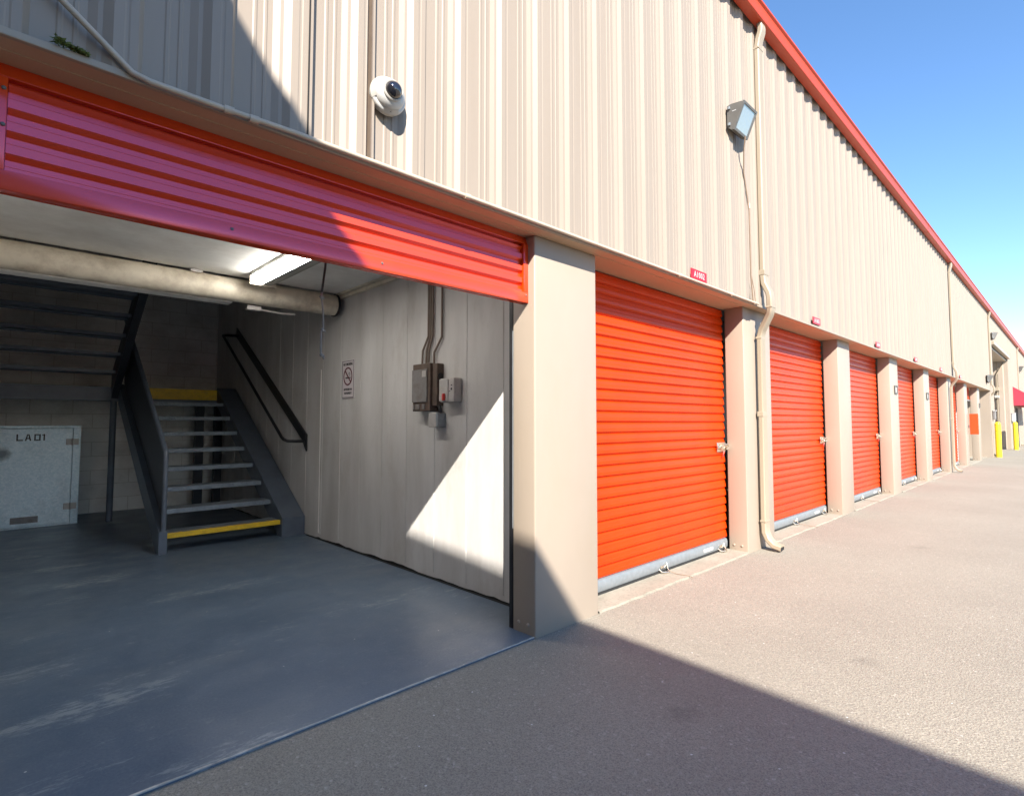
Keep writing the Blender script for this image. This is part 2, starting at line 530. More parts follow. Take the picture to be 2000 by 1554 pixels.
def text_mesh(s, size, bold=0.0, depth=0.002, sx=1.0, sp=1.0):
    """flat lettering in the local x-z plane, centred, facing -y"""
    cu = bpy.data.curves.new('lettering', 'FONT')
    cu.body = s
    cu.size = size
    cu.space_character = sp
    cu.offset = bold
    cu.extrude = depth
    cu.align_x = 'CENTER'
    cu.align_y = 'CENTER'
    cu.resolution_u = 3
    t = bpy.data.objects.new('lettering', cu)
    C.objects.link(t)
    dg = bpy.context.evaluated_depsgraph_get()
    dg.update()
    me = bpy.data.meshes.new_from_object(t.evaluated_get(dg))
    bpy.data.objects.remove(t)
    mb = MB()
    mb.add([(v.co.x*sx, -v.co.z, v.co.y) for v in me.vertices], [tuple(p.vertices) for p in me.polygons])
    bpy.data.meshes.remove(me)
    return mb

RZ = lambda a: Matrix.Rotation(a, 4, 'Z')
TR = lambda x, y, z: Matrix.Translation((x, y, z))

# ------------------------------------------------------------------ ground
mb = MB()
mb.add([(-150, -150, -0.012), (300, -150, -0.012), (300, 150, -0.012), (-150, 150, -0.012)], [(0, 1, 2, 3)])
struct('ground', mb, 'asphalt')
mb = MB()
mb.box((-0.5, 2.73, -0.3), (3.14, 11.6, 0.0))
struct('floor', mb, 'floor_paint')
# worn bare concrete nosing of the slab, ragged on the inner side
mb = MB()
k = 150
top = []
random.seed(3)
ys = []
yv = 0.012
for i in range(k+1):
    yv = min(0.011, max(0.001, yv + random.uniform(-.004, .004)))
    ys.append(yv if random.random() > .05 else .002)
x = [-0.03 + (2.83)*i/k for i in range(k+1)]
mb.add([(x[i], 2.728, 0.002) for i in range(k+1)] + [(x[i], 2.73+ys[i], 0.002) for i in range(k+1)] + [(x[i], 2.728, -0.004) for i in range(k+1)],
       [(i, i+1, i+k+2, i+k+1) for i in range(k)] + [(i, i+2*k+2, i+2*k+3, i+1) for i in range(k)])
paint('bare_edge', (0.45, 0.43, 0.39), 0.7, 0.4, 12)
struct('floor_edge', mb, 'bare_edge')
random.seed(11)

# ------------------------------------------------------------------ the storage building
X_END = 62.0
bld = thing('storage_building', 'long beige ribbed metal storage building with orange roll-up doors and red eave', 'building', (10, 2.6, 0))

pil = [(-0.75, -0.03), (2.80, 3.52), (6.33, 7.12), (9.96, 10.62), (13.50, 14.20), (17.12, 17.80), (20.68, 21.36), (24.22, 24.86), (27.78, 28.40)]
for i, (a, b_) in enumerate(pil):
    mb = MB().bbox((a, 2.72, -0.02), (b_, 2.95, 2.868), 0.012, 3)
    p = obj('pillar', mb, 'pillar_paint', bld, smooth=40)
    for y in (2.79, 2.885):
        bm_ = MB().lathe([(0.0, 0.0), (0.014, 0.0), (0.014, 0.008), (0.006, 0.013), (0.0, 0.013)], 8, TR(a, y, 0.067) @ Matrix.Rotation(-math.pi/2, 4, 'Y'))
        obj('bolt', bm_, 'pillar_paint', p)

def rib_profile(x0, x1, lap=()):
    P = 0.3435
    base, top = 2.625, 2.591
    loc = [(0.0, base), (0.030, base-.013), (0.046, base-.015), (0.078, top), (0.112, top), (0.118, top+.002), (0.126, top+.002), (0.132, top),
           (0.160, top), (0.180, base), (0.252, base), (0.258, base-.003), (0.268, base-.003), (0.274, base), (0.30, base), (0.305, base-.003), (0.315, base-.003), (0.32, base)]
    pts = []
    k = math.floor((x0-0.22)/P) - 1
    while 0.22+P*k < x1:
        for dx, y in loc:
            X = 0.22+P*k+dx
            if x0 <= X <= x1:
                pts.append((X, y))
        k += 1
    pts = [(x0, base)] + [p for p in pts if p[0] > x0+1e-4 and p[0] < x1-1e-4] + [(x1, base)]
    return pts

def siding(x0, x1, z0, z1):
    mb = MB()
    mb.strip(rib_profile(x0, x1), 'z', z0, z1)
    return obj('siding', mb, 'siding_paint', bld)

siding(-1.75, 1.41, 2.888, 6.43)
siding(1.413, 6.55, 2.888, 6.43)
siding(6.553, 20.72, 2.888, 6.43)
siding(20.723, 31.15, 2.888, 6.43)
siding(31.153, 32.42, -0.01, 6.43)
siding(32.423, 40.70, 5.12, 6.43)
siding(40.703, X_END, -0.01, 6.43)
# lapped sheet edges near the camera
for xx, g in ((1.074, .007), (1.413, .005)):
    obj('lap_seam', MB().box((xx-g, 2.5875, 2.895), (xx, 2.63, 6.41)), 'dark_gap' if g > .006 else 'conduit_dark', bld)
    obj('lap_edge', MB().box((xx+.001, 2.5865, 2.895), (xx+.014, 2.63, 6.41)), 'siding_paint', bld)

# wall core behind the siding and over the doors
obj('wall', MB().box((-1.75, 2.80, 2.892), (31.0, 2.97, 6.40)), 'dark_gap', bld)
obj('roof', MB().box((-1.75, 2.63, 6.45), (X_END, 20, 6.62)), 'galvanised', bld)
obj('back_wall', MB().box((-1.75, 19.8, 0), (X_END, 20, 6.44)), 'siding_paint', bld)
# soffit over the doors and its pale drip edge
obj('soffit', MB().box((-1.0, 2.612, 2.866), (31.15, 2.985, 2.886)).box((-1.0, 2.70, 2.862), (31.15, 2.704, 2.8665)), 'soffit_paint', bld)
obj('drip_edge', MB().bbox((-1.0, 2.586, 2.862), (31.15, 2.611, 2.892), .004), 'trim_paint', bld)

# sills between the pillars
sill0 = None
for i in range(1, len(pil)-1):
    a, b_ = pil[i][1], pil[i+1][0]
    mb = MB()
    random.seed(i)
    kk = 40
    fr = [2.722 + random.uniform(-.012, .004) for _ in range(kk+1)]
    xs = [a + (b_-a)*j/kk for j in range(kk+1)]
    vs_ = [(xs[j], fr[j], 0.006) for j in range(kk+1)] + [(xs[j], 3.1, 0.012) for j in range(kk+1)] + [(xs[j], fr[j]-.004, -0.02) for j in range(kk+1)]
    mb.add(vs_, [(j, j+1, j+kk+2, j+kk+1) for j in range(kk)] + [(j, j+2*kk+2, j+2*kk+3, j+1) for j in range(kk)])
    obj('sill', mb, 'concrete', bld)
random.seed(5)

# gutter
gp = [(2.584, 6.350), (2.484, 6.350), (2.470, 6.358), (2.467, 6.380), (2.484, 6.396), (2.478, 6.530), (2.456, 6.548), (2.456, 6.570), (2.60, 6.578)]
gut = obj('gutter', MB().prism(gp, 'x', -1.75, X_END), 'gutter_red', bld)
for xx in (17.0, 28.7):
    obj('joint', MB().prism([(2.58, 6.346), (2.480, 6.346), (2.466, 6.355), (2.463, 6.38), (2.480, 6.397), (2.474, 6.529), (2.452, 6.546), (2.452, 6.574), (2.59, 6.582)], 'x', xx, xx+.025), 'gutter_red', gut)

# roll-up door curtain
def curtain(x0, x1, z0, z1, P, y, d):
    prof = []
    z = z0
    while z < z1 - 1e-6:
        for dz, dy in ((0, 0.0), (0.02*P/.1, 0.0), (0.045*P/.1, -0.15*d), (0.05*P/.1, -0.55*d), (0.052*P/.1, -0.6*d), (0.078*P/.1, -1.0*d), (0.082*P/.1, -1.0*d)):
            if z+dz < z1:
                prof.append((y+dy, z+dz))
        z += P
    prof.append((y, z1))
    return prof

def curtain_profile(z0, z1, P, y, d):
    """each course: flat, a small step out, flat, and a rolled lip that turns back in underneath"""
    course = [(0.0, 0.0), (0.012, -d*0.75), (0.018, -d), (0.044, -d*1.0), (0.050, -d*0.82), (0.082, -d*0.60), (0.094, -d*0.2), (0.0985, 0.0)]
    out = []
    z = z0
    while z < z1-1e-6:
        for dz, dy in course:
            zz = z+dz*P/.1
            if zz <= z1:
                out.append((y+dy, zz))
        z += P
    return out

def make_door(x0, x1, zb=0.139, full=True):
    mb = MB().strip(curtain_profile(zb, 2.866, 0.0972, 2.985, 0.020), 'x', x0+.035, x1-.02)
    d = obj('roller_door', mb, 'door_orange', bld)
    obj('door_gap', MB().box((x1-.028, 3.0, 0.0), (x1+.0, 3.03, 2.866)), 'dark_gap', d)
    obj('door_gap', MB().box((x0, 3.0, 0.0), (x0+.05, 3.03, 2.866)), 'dark_gap', d)
    # dark end notches of the curtain at its right edge
    if full:
        bar = MB().prism([(2.988, .034), (2.966, .030), (2.955, .045), (2.953, .100), (2.962, .132), (2.988, .141)], 'x', x0+.03, x1-.03)
        obj('bottom_bar', bar, 'galvanised', d, smooth=50)
        obj('bottom_seal', MB().box((x0+.03, 2.960, .006), (x1-.03, 2.985, .033)), 'rubber', d)
        for xx in ((x0+x1)/2-.06, x1-.20):
            h = MB().tube([(xx-.07, 2.953, .05), (xx-.06, 2.93, .03), (xx-.02, 2.90, .022), (xx+.03, 2.90, .022), (xx+.06, 2.93, .04), (xx+.065, 2.953, .10)], .008, 8)
            h.bbox((xx-.05, 2.942, .055), (xx+.04, 2.953, .085), .003)
            obj('pull_handle', h, 'bright_metal', d, smooth=50)
        obj('sticker', MB().box((x1-.62, 2.9495, .062), (x1-.40, 2.952, .098)), 'sign_white', d)
        # latch
        lx = x1-.10
        la = MB().bbox((lx-.15, 2.948, 1.155), (lx+.07, 2.960, 1.265), .004)
        la.bbox((lx-.17, 2.930, 1.195), (lx+.09, 2.948, 1.228), .005)
        la.bbox((lx-.10, 2.915, 1.18), (lx-.03, 2.932, 1.243), .005)
        la.tube([(lx-.03, 2.925, 1.235), (lx+.02, 2.905, 1.245), (lx+.05, 2.905, 1.215), (lx+.03, 2.92, 1.18)], .008, 8)
        obj('latch', la, 'bright_metal', d, smooth=40)
        obj('latch_seal', MB().bbox((lx-.035, 2.935, 1.095), (lx-.005, 2.945, 1.13), .003).tube([(lx-.02, 2.94, 1.12), (lx-.0, 2.935, 1.165)], .004, 6), 'red_plastic', d)
        obj('pull_wire', MB().tube([((x0+x1)/2-.03, 2.90, .03), ((x0+x1)/2-.02, 2.82, .014), ((x0+x1)/2+.02, 2.72, .008), ((x0+x1)/2+.0, 2.66, .004)], .003, 6), 'cable_brown', d)
    return d

# widths differ a little, so each door has its own mesh
for i in range(1, 7):
    make_door(pil[i][1], pil[i+1][0])
# half open door between the far pillars
mb = MB().strip(curtain_profile(2.38, 2.866, 0.0972, 2.985, 0.020), 'x', 24.9, 27.76)
dd = obj('roller_door', mb, 'door_orange', bld, label='door rolled up almost to the soffit')
obj('bottom_bar', MB().bbox((24.9, 2.955, 2.33), (27.76, 2.985, 2.385), .004), 'galvanised', dd)
# shell of the open bays so that they look dark and deep
obj('bay_wall', MB().box((24.6, 3.1, 0), (24.75, 9, 6.4)).box((24.6, 9, 0), (31.4, 9.1, 6.4)).box((27.9, 3.1, 0), (28.1, 9, 6.4)).box((31.16, 2.70, 0), (31.4, 9, 6.4)).box((24.6, 2.98, 2.9), (31.4, 9, 3.0)), 'wall_white', bld)
obj('bay_reveal', MB().box((31.02, 2.63, -0.01), (31.15, 4.2, 2.888)), 'pillar_paint', bld)
obj('bay_floor', MB().box((24.6, 2.8, -.1), (31.4, 9, 0.002)), 'concrete', bld)

# tall bay with its open sectional door
tb = MB()
obj('reveal', MB().strip([(y_, 0) for y_ in (2.62,)] and [(40.70, 2.62), (40.70, 2.80), (40.66, 2.84), (40.66, 3.05), (40.70, 3.09), (40.70, 3.30), (40.66, 3.34), (40.66, 3.55), (40.70, 3.59), (40.70, 3.85), (40.66, 3.9), (40.66, 4.4), (40.70, 4.5), (40.70, 7.0)], 'z', -0.01, 5.12), 'pillar_paint', bld)
obj('bay_wall', MB().box((32.30, 2.64, 0), (32.42, 7, 5.12)).box((32.3, 7.0, 0), (40.9, 7.1, 6.4)).box((32.3, 2.70, 5.125), (40.9, 7, 5.2)), 'wall_white', bld)
tr_ = obj('lintel', MB().bbox((32.40, 2.50, 5.02), (40.72, 2.66, 5.17), .01).bbox((32.42, 2.66, 4.90), (40.6, 3.2, 4.96), .01), 'downspout_paint', bld)

# downspouts
def downspout(x, name='downspout'):
    lab = None
    pts = [(x, 2.525, 6.36), (x, 2.515, 6.30), (x, 2.518, 6.25), (x, 2.548, 6.16), (x, 2.562, 6.08), (x, 2.562, 3.25), (x, 2.552, 3.15), (x, 2.500, 3.03), (x, 2.490, 2.97), (x, 2.490, 2.84), (x+.02, 2.51, 2.78),
           (x+.09, 2.63, 2.62), (x+.10, 2.655, 2.54), (x+.10, 2.660, 0.30), (x+.10, 2.655, 0.20), (x+.10, 2.62, 0.12), (x+.10, 2.555, 0.055), (x+.10, 2.47, 0.035)]
    mb = MB().rect_tube(pts, 0.125, 0.062)
    d = obj(name, mb, 'downspout_paint', bld, smooth=35)
    for z, yy, xx in ((6.05, 2.562, x), (3.28, 2.562, x), (2.86, 2.49, x), (2.52, 2.659, x+.10), (1.6, 2.66, x+.1), (.33, 2.66, x+.10)):
        h = .012 if z not in (3.28, 1.6) else .03
        obj('strap' if h > .02 else 'joint', MB().bbox((xx-.067, yy-.035, z-h), (xx+.067, yy+.035, z+h), .004), 'downspout_paint', d)
    obj('spout_opening', MB().box((x+.055, 2.466, .014), (x+.145, 2.469, .054)), 'dark_gap', d)
    return d
downspout(6.575)
downspout(20.80)
downspout(31.25)
downspout(47.5)

# garage opening: fixed red louvred hood
hood = thing('louvred_hood', 'glossy red corrugated hood panel hanging across the top of the open bay, partly in sun', 'hood', (1.4, 2.79, 2.37))
prof = []
# corrugated field seen from outside
z = 2.808
fld = []
fld = [(2.826, 2.806), (2.826, 2.79), (2.795, 2.784)]
for k in range(4):
    zt = 2.784 - 0.0885*k
    if k:
        fld.append((2.795, zt))
    fld += [(2.814, zt-.019), (2.8155, zt-.022), (2.8155, zt-.045), (2.813, zt-.0475), (2.798, zt-.051), (2.795, zt-.054)]
fld += [(2.795, 2.43)]
obj('louvre', MB().strip(fld, 'x', 0.013, 2.751), 'hood_red', hood)
fr = MB()
fr.bbox((-0.04, 2.782, 2.372), (2.80, 2.836, 2.448), .004)
fr.bbox((-0.04, 2.784, 2.4483), (0.011, 2.834, 2.806), .003)
fr.bbox((2.753, 2.784, 2.4483), (2.80, 2.834, 2.806), .003)
fr.prism([(2.795, 2.812), (2.836, 2.812), (2.836, 2.866), (2.812, 2.866)], 'x', -0.04, 2.80)
fr.bbox((-0.04, 2.790, 2.8065), (2.80, 2.838, 2.815), .002)
obj('frame', fr, 'hood_red', hood, smooth=30)
for x_, z_ in ((2.775, 2.425), (0.0, 2.76), (0.002, 2.62), (1.60, 2.42), (0.80, 2.42)):
    obj('rivet', MB().lathe([(0.0, 0), (0.008, 0), (0.006, .005), (0.0, .006)], 10, TR(x_, 2.782, z_) @ Matrix.Rotation(math.pi/2, 4, 'X')), 'lamp_bronze', hood)
obj('backing', MB().box((-0.04, 2.838, 2.372), (2.80, 2.846, 2.866)), 'hood_red', hood)
# steel door track at the right jamb
trk = thing('door_track', 'black steel door track with thin galvanised strip at the right jamb of the open bay', 'track', (2.83, 2.97, 0))
obj('channel', MB().box((2.803, 2.955, 0.0), (2.822, 2.975, 2.866)).box((2.803, 2.975, 0), (2.807, 2.99, 2.866)), 'rail_black', trk)
obj('strip', MB().bbox((2.802, 2.9515, 0.72), (2.814, 2.957, 2.19), .003), 'galvanised', trk)

# ------------------------------------------------------------------ the open bay: walls and ceiling (parts of the building)
gy = [3.42+.5*k for k in range(17)]
mb = MB()
prof = [(2.951, 3.14)]
for g in gy:
    prof += [(g-.006, 3.14), (g, 3.150), (g+.006, 3.14)]
prof += [(11.6, 3.14)]
mb.strip([(x_, y_) for y_, x_ in prof], 'z', 0.06, 6.4)
obj('side_wall', mb, 'wall_white', bld)
obj('side_wall_backing', MB().box((3.155, 2.96, 0), (3.30, 11.8, 6.44)), 'wall_white', bld)
# pale batten in one joint and the chipped base of the wall with its dark crack
paint('batten_white', (0.74, 0.72, 0.68), .5, .05)
obj('joint_batten', MB().box((3.134, 6.975, 0.07), (3.139, 6.99, 2.2)), 'batten_white', bld)
random.seed(9)
kk = 90
ysb = [2.96+(11.55-2.96)*j/kk for j in range(kk+1)]
zt = []
zz = .03
for j in range(kk+1):
    zz = min(.05, max(.012, zz+random.uniform(-.012, .012)))
    zt.append(zz*(1.0 if ysb[j] < 7 else .6))
mb = MB().add([(3.136, ysb[j], .062) for j in range(kk+1)] + [(3.136, ysb[j], zt[j]) for j in range(kk+1)], [(j, j+1, j+kk+2, j+kk+1) for j in range(kk)])
obj('wall_base', mb, 'wall_white', bld)
mb = MB().add([(3.146, ysb[j], .06) for j in range(kk+1)] + [(3.146, ysb[j], -.01) for j in range(kk+1)], [(j, j+1, j+kk+2, j+kk+1) for j in range(kk)])
mb.box((3.11, 2.96, -.001), (3.139, 7.3, .003))
obj('wall_crack', mb, 'dark_gap', bld)
obj('far_wall', MB().box((-0.6, 11.6, -.01), (3.3, 11.8, 6.44)), 'block_paint', bld)
obj('left_wall', MB().box((-0.65, 2.96, -.01), (-0.5, 11.8, 6.44)), 'block_paint', bld)
obj('ceiling', MB().box((-0.5, 2.97, 3.105), (3.139, 6.42, 3.25)), 'ceiling_paint', bld)
obj('ceiling_trim', MB().bbox((3.095, 2.98, 3.045), (3.139, 6.42, 3.085), .004).bbox((3.05, 2.98, 3.09), (3.139, 6.42, 3.104), .003), 'pipe_paint', bld)
obj('upper_floor', MB().box((-0.5, 6.42, 6.2), (3.139, 11.6, 6.3)), 'dark_gap', bld)
obj('opening_header', MB().box((-0.5, 2.972, 2.9), (3.139, 3.05, 3.104)), 'ceiling_paint', bld)

# ------------------------------------------------------------------ staircase
st = thing('metal_staircase', 'dark blue-grey painted steel staircase turning back over itself, with yellow nosings, inside the open bay', 'staircase', (2.1, 7.4, 0))
SL = 0.617
def side(zf, zr, front_top, y0=7.40, y1=10.42):
    return None
# treads of the lower flight
for k in range(8):
    y = 7.455 + .3695*k
    zt_ = 0.216 + .230*k
    mt = 'safety_yellow' if k == 0 else 'checker_plate'
    nos = MB().bbox((1.53, y-.006, zt_-.056), (2.83, y+.014, zt_+.002), .004)
    tr = obj('tread', MB().bbox((1.53, y+.0145, zt_-.03), (2.83, y+.30, zt_), .004), 'checker_plate', st)
    if k == 0:
        obj('nosing', nos, mt, tr, label='yellow painted nosing')
        random.seed(21)
        ch = MB()
        x_ = 1.54
        while x_ < 2.80:
            w_ = random.uniform(.008, .03)
            ch.box((x_, y-.002, zt_+.001), (x_+w_, y+.015+random.uniform(0, .03), zt_+.004))
            x_ += w_ + random.uniform(.001, .01)
        obj('paint_edge', ch, 'safety_yellow', tr)
    else:
        obj('nosing', nos, 'checker_plate', tr)
# stringers: box sections
def stringer(x0, x1):
    poly = [(7.385, 0.0), (7.385, 0.245), (10.42, 2.10), (10.42, 1.80), (7.72, 0.13), (7.55, 0.0)]
    return MB().prism(poly, 'x', x0, x1)
obj('stringer', stringer(1.452, 1.529), 'stair_paint', st)
obj('stringer', stringer(2.831, 3.128), 'stair_paint', st)
# landing
ld = obj('landing', MB().box((-0.45, 10.44, 2.0), (3.13, 11.58, 2.055)), 'checker_plate', st)
obj('landing_beam', MB().bbox((-0.45, 10.405, 1.835), (1.50, 10.438, 2.045), .004).box((1.53, 10.43, 1.80), (3.13, 10.50, 1.995)), 'stair_paint', st)
obj('nosing', MB().bbox((1.531, 10.40, 1.885), (2.83, 10.428, 2.06), .004), 'safety_yellow', st, label='yellow painted landing edge')
obj('landing_cap', MB().bbox((2.832, 10.40, 1.90), (3.129, 10.46, 2.075), .004), 'stair_paint', st)
obj('post', MB().tube([(1.395, 10.43, 0), (1.395, 10.43, 1.84)], .043, 14), 'stair_paint', st, smooth=60)
obj('post', MB().bbox((2.66, 11.0, 0), (2.80, 11.10, 2.0), .01), 'guard_paint', st)
obj('post', MB().bbox((2.97, 11.0, 0), (3.10, 11.10, 2.0), .01), 'guard_paint', st)
obj('post', MB().bbox((-.2, 11.3, 0), (-.08, 11.4, 2.0), .01), 'guard_paint', st)
# solid guard on the open side of the lower flight, with its end post and foot
g0, g1 = 7.42, 10.40
sl = .655
gp_ = [(g0, .26), (g0, 1.165), (g1, 1.165+sl*(g1-g0)), (g1, .26+.625*(g1-g0))]
obj('guard_panel', MB().prism(gp_, 'x', 1.515, 1.528), 'guard_paint', st)
obj('guard_rail', MB().tube([(1.50, 7.40, .24), (1.50, 7.40, 1.10), (1.50, 7.42, 1.165), (1.50, 7.47, 1.205), (1.50, 10.4, 1.18+sl*(3.0))], .027, 12), 'stair_paint', st, smooth=60)
obj('foot', MB().bbox((1.448, 7.365, 0), (1.533, 7.45, .262), .005), 'stair_paint', st)
# upper flight rising back towards the door, seen from below
for k in range(1, 12):
    y = 10.43 - .3695*k
    zt_ = 2.055 + .230*k
    t = MB().bbox((-0.42, y-.0, zt_-.03), (1.352, y+.29, zt_), .004)
    t.bbox((-0.42, y+.285, zt_-.052), (1.352, y+.305, zt_+.001), .004)
    t.bbox((-0.42, y-.02, zt_-.048), (1.352, y-.001, zt_), .004)
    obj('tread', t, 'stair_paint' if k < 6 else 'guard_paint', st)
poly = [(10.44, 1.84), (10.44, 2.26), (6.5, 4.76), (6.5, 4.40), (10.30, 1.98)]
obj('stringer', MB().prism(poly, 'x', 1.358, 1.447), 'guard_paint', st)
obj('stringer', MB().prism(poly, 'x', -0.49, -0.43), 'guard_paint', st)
obj('rail_bracket', MB().tube([(0.02, 8.9, 3.17), (0.14, 8.9, 3.20), (0.16, 8.9, 3.32), (0.10, 8.9, 3.42)], .03, 10), 'rail_black', st, smooth=60)

# wall handrail
hr = thing('wall_handrail', 'black metal handrail with flat backing bar running up the white wall beside the stairs', 'handrail', (3.0, 7.4, 1.2))
mb = MB()
mb.prism([(7.36, 1.115), (7.36, 1.34), (10.41, 3.18), (10.41, 3.02), (7.50, 1.27)], 'x', 3.112, 3.132)
obj('backing_bar', mb, 'rail_black', hr)
obj('rail', MB().tube([(3.12, 7.44, 1.25), (3.0, 7.44, 1.25), (2.90, 7.45, 1.255), (2.87, 7.50, 1.275), (2.86, 7.56, 1.31), (2.855, 10.20, 2.97), (2.857, 10.26, 3.0), (2.88, 10.30, 3.01), (2.95, 10.31, 3.02), (3.12, 10.31, 3.03)], .021, 12), 'rail_black', hr, smooth=60)

# ------------------------------------------------------------------ locker
lk = thing('metal_locker', 'galvanised metal locker box marked LA01 standing under the stair landing', 'locker', (0.4, 10.8, 0))
obj('body', MB().bbox((-0.44, 10.62, 0.0), (1.02, 11.3, 1.43), .008).bbox((-0.44, 10.585, 1.425), (1.035, 10.62, 1.462), .004).bbox((0.945, 10.585, 0.0), (1.035, 10.62, 1.4245), .004).bbox((-.44, 10.585, 0), (.944, 10.62, .02), .004), 'galvanised_sheet', lk)
dr = obj('door', MB().bbox((-0.43, 10.565, 0.03), (0.935, 10.60, 1.415), .004), 'galvanised_sheet', lk)
for z_ in (1.22, .27):
    mbh = MB()
    mbh.bbox((0.86, 10.555, z_-.045), (1.01, 10.586, z_+.045), .006)
    mbh.tube([(0.938, 10.553, z_-.05), (0.938, 10.553, z_+.05)], .012, 8)
    obj('hinge', mbh, 'box_light', lk)
# stencilled LA01 in square strokes
def stencil(mb, ch, x, z, w, h, t):
    yy0, yy1 = 10.5625, 10.5655
    B = lambda a, b_, c_, d_: mb.box((x+a*w, yy0, z+b_*h), (x+c_*w, yy1, z+d_*h))
    tt = t/w; th = t/h
    if ch == 'L':
        B(0, 0, tt, 1); B(0, 0, 1, th)
    elif ch == 'A':
        for sx_ in (-1, 1):
            p = [(x+w*.5+sx_*w*.5-sx_*0, z), (x+w*.5+sx_*w*.5-sx_*t, z), (x+w*.5-sx_*t*.1, z+h), (x+w*.5+sx_*t*.7, z+h)]
            mb.prism(p, 'y', yy0, yy1)
        B(.22, .27, .78, .27+th*.9)
    elif ch == '0':
        B(0, 0, tt, 1); B(1-tt, 0, 1, 1); B(tt*1.1, 0, 1-tt*1.1, th); B(tt*1.1, 1-th, 1-tt*1.1, 1)
    elif ch == '1':
        B(.4, 0, .4+tt, 1); B(.12, .78, .38, .92)
mb = MB()
for ch, x_ in zip('LA01', (0.315, 0.405, 0.505, 0.585)):
    stencil(mb, ch, x_, 1.245, .07 if ch != '1' else .05, .095, .017)
obj('lettering', mb, 'ink_black', dr)
obj('name_plate', MB().box((0.29, 10.561, .075), (0.585, 10.566, .165)), 'box_grey', dr)

# ------------------------------------------------------------------ overhead pipe, light, cord
pp = thing('overhead_pipe', 'thick grimy cream pipe spanning the open bay just under the ceiling', 'pipe', (1.3, 6.46, 2.96))
obj('pipe', MB().tube([(-0.5, 6.47, 2.965), (3.06, 6.47, 2.965)], .128, 28), 'pipe_paint', pp, smooth=60)
obj('end_flange', MB().tube([(3.055, 6.47, 2.965), (3.075, 6.47, 2.965)], .142, 28), 'rail_black', pp, smooth=60)
obj('ledge', MB().bbox((-0.5, 6.52, 2.83), (1.9, 6.68, 2.86), .004), 'ceiling_paint', pp)
obj('clamp', MB().bbox((1.45, 6.36, 3.07), (1.56, 6.44, 3.10), .004), 'box_light', pp)
obj('clamp', MB().bbox((2.05, 6.50, 2.78), (2.20, 6.58, 2.83), .004).tube([(2.2, 6.55, 2.80), (2.45, 6.55, 2.79), (2.6, 6.55, 2.80)], .012, 8), 'box_light', pp)

lt = thing('strip_light', 'long wraparound strip light glowing under the ceiling behind the red hood', 'light', (2.08, 5.0, 3.05))
obj('housing', MB().bbox((1.955, 3.75, 3.07), (2.225, 6.17, 3.104), .004), 'box_light', lt)
lf = [(1.965, 3.069), (1.962, 3.035), (1.975, 3.010), (2.01, 2.998), (2.075, 2.996), (2.075, 3.069)]
rt = [(2.0755, 3.069), (2.0755, 2.996), (2.15, 2.998), (2.20, 3.010), (2.215, 3.035), (2.216, 3.069)]
obj('diffuser', MB().prism(lf, 'y', 3.76, 6.14), 'tube_light', lt, smooth=50)
obj('diffuser', MB().prism(rt, 'y', 3.76, 6.14), 'lens_dull', lt, smooth=50, label='dull unlit half')
obj('end_cap', MB().bbox((1.955, 6.141, 2.985), (2.225, 6.165, 3.072), .004), 'pipe_paint', lt)

cd = thing('pull_cord', 'knotted grey door pull rope hanging in the open bay', 'cord', (1.395, 3.1, 1.87))
obj('cord', MB().tube([(1.40, 3.08, 2.50), (1.40, 3.09, 2.42), (1.387, 3.1, 2.27)], .007, 8), 'rubber', cd, smooth=60)
obj('rope', MB().tube([(1.387, 3.1, 2.27), (1.384, 3.1, 2.245), (1.396, 3.1, 2.16), (1.399, 3.1, 2.06), (1.388, 3.1, 2.045), (1.386, 3.1, 1.95), (1.387, 3.1, 1.90), (1.398, 3.1, 1.888), (1.408, 3.1, 1.875)], .0052, 8), 'cord', cd, smooth=60)
for p in ((1.384, 3.1, 2.243), (1.394, 3.1, 2.047), (1.391, 3.1, 1.897)):
    kn = MB().lathe([(0, -.012), (.008, -.009), (.012, 0), (.008, .009), (0, .012)], 10, TR(*p))
    kn.lathe([(0, -.008), (.006, -.006), (.008, 0), (.005, .007), (0, .009)], 8, TR(p[0]+.012, p[1], p[2]-.006))
    obj('knot', kn, 'cord', cd, smooth=60)

# ------------------------------------------------------------------ notice and electric boxes on the white wall
ns = thing('no_smoking_sign', 'small white no smoking notice on the white wall of the open bay', 'sign', (3.135, 6.22, 2.03), (0, 0, math.radians(-90)))
# local: x runs along the wall (to the right when seen from inside), -y faces the room
obj('plate', MB().bbox((-.155, -.004, -.235), (.155, .004, .235), .002), 'notice_white', ns, local=True)
bd = MB()
for a, b_, c_, d_ in ((-.148, -.225, .148, -.219), (-.148, .219, .148, .225), (-.148, -.2185, -.142, .2185), (.142, -.2185, .148, .2185)):
    bd.box((a, -.0065, b_), (c_, -.0042, d_))
obj('border', bd, 'ink_black', ns, local=True)
rg = MB()
nn = 40
for (r0, r1) in ((.094, .112),):
    vs_ = []
    for j in range(nn):
        a = 2*math.pi*j/nn
        for r in (r0, r1):
            for yy in (-.0042, -.0075):
                vs_.append((r*math.cos(a), yy, .035+r*math.sin(a)))
    fs = []
    for j in range(nn):
        p, q = 4*j, 4*((j+1) % nn)
        fs += [(p+1, q+1, q+3, p+3), (p, p+1, q+1, q), (p+2, q+2, q+3, p+3)]
    rg.add(vs_, fs)
bar = MB().box((-.10, -.0078, -.009), (.10, -.0045, .009)).xform(TR(0, 0, .035) @ Matrix.Rotation(math.radians(45), 4, 'Y'))
rg.v += []
obj('ring', rg, 'ink_maroon', ns, local=True)
obj('slash', bar, 'ink_maroon', ns, local=True)
cg = MB().box((-.062, -.006, .008), (.045, -.0042, .024)).box((.05, -.006, .008), (.056, -.0042, .024)).box((.06, -.006, .008), (.066, -.0042, .024))
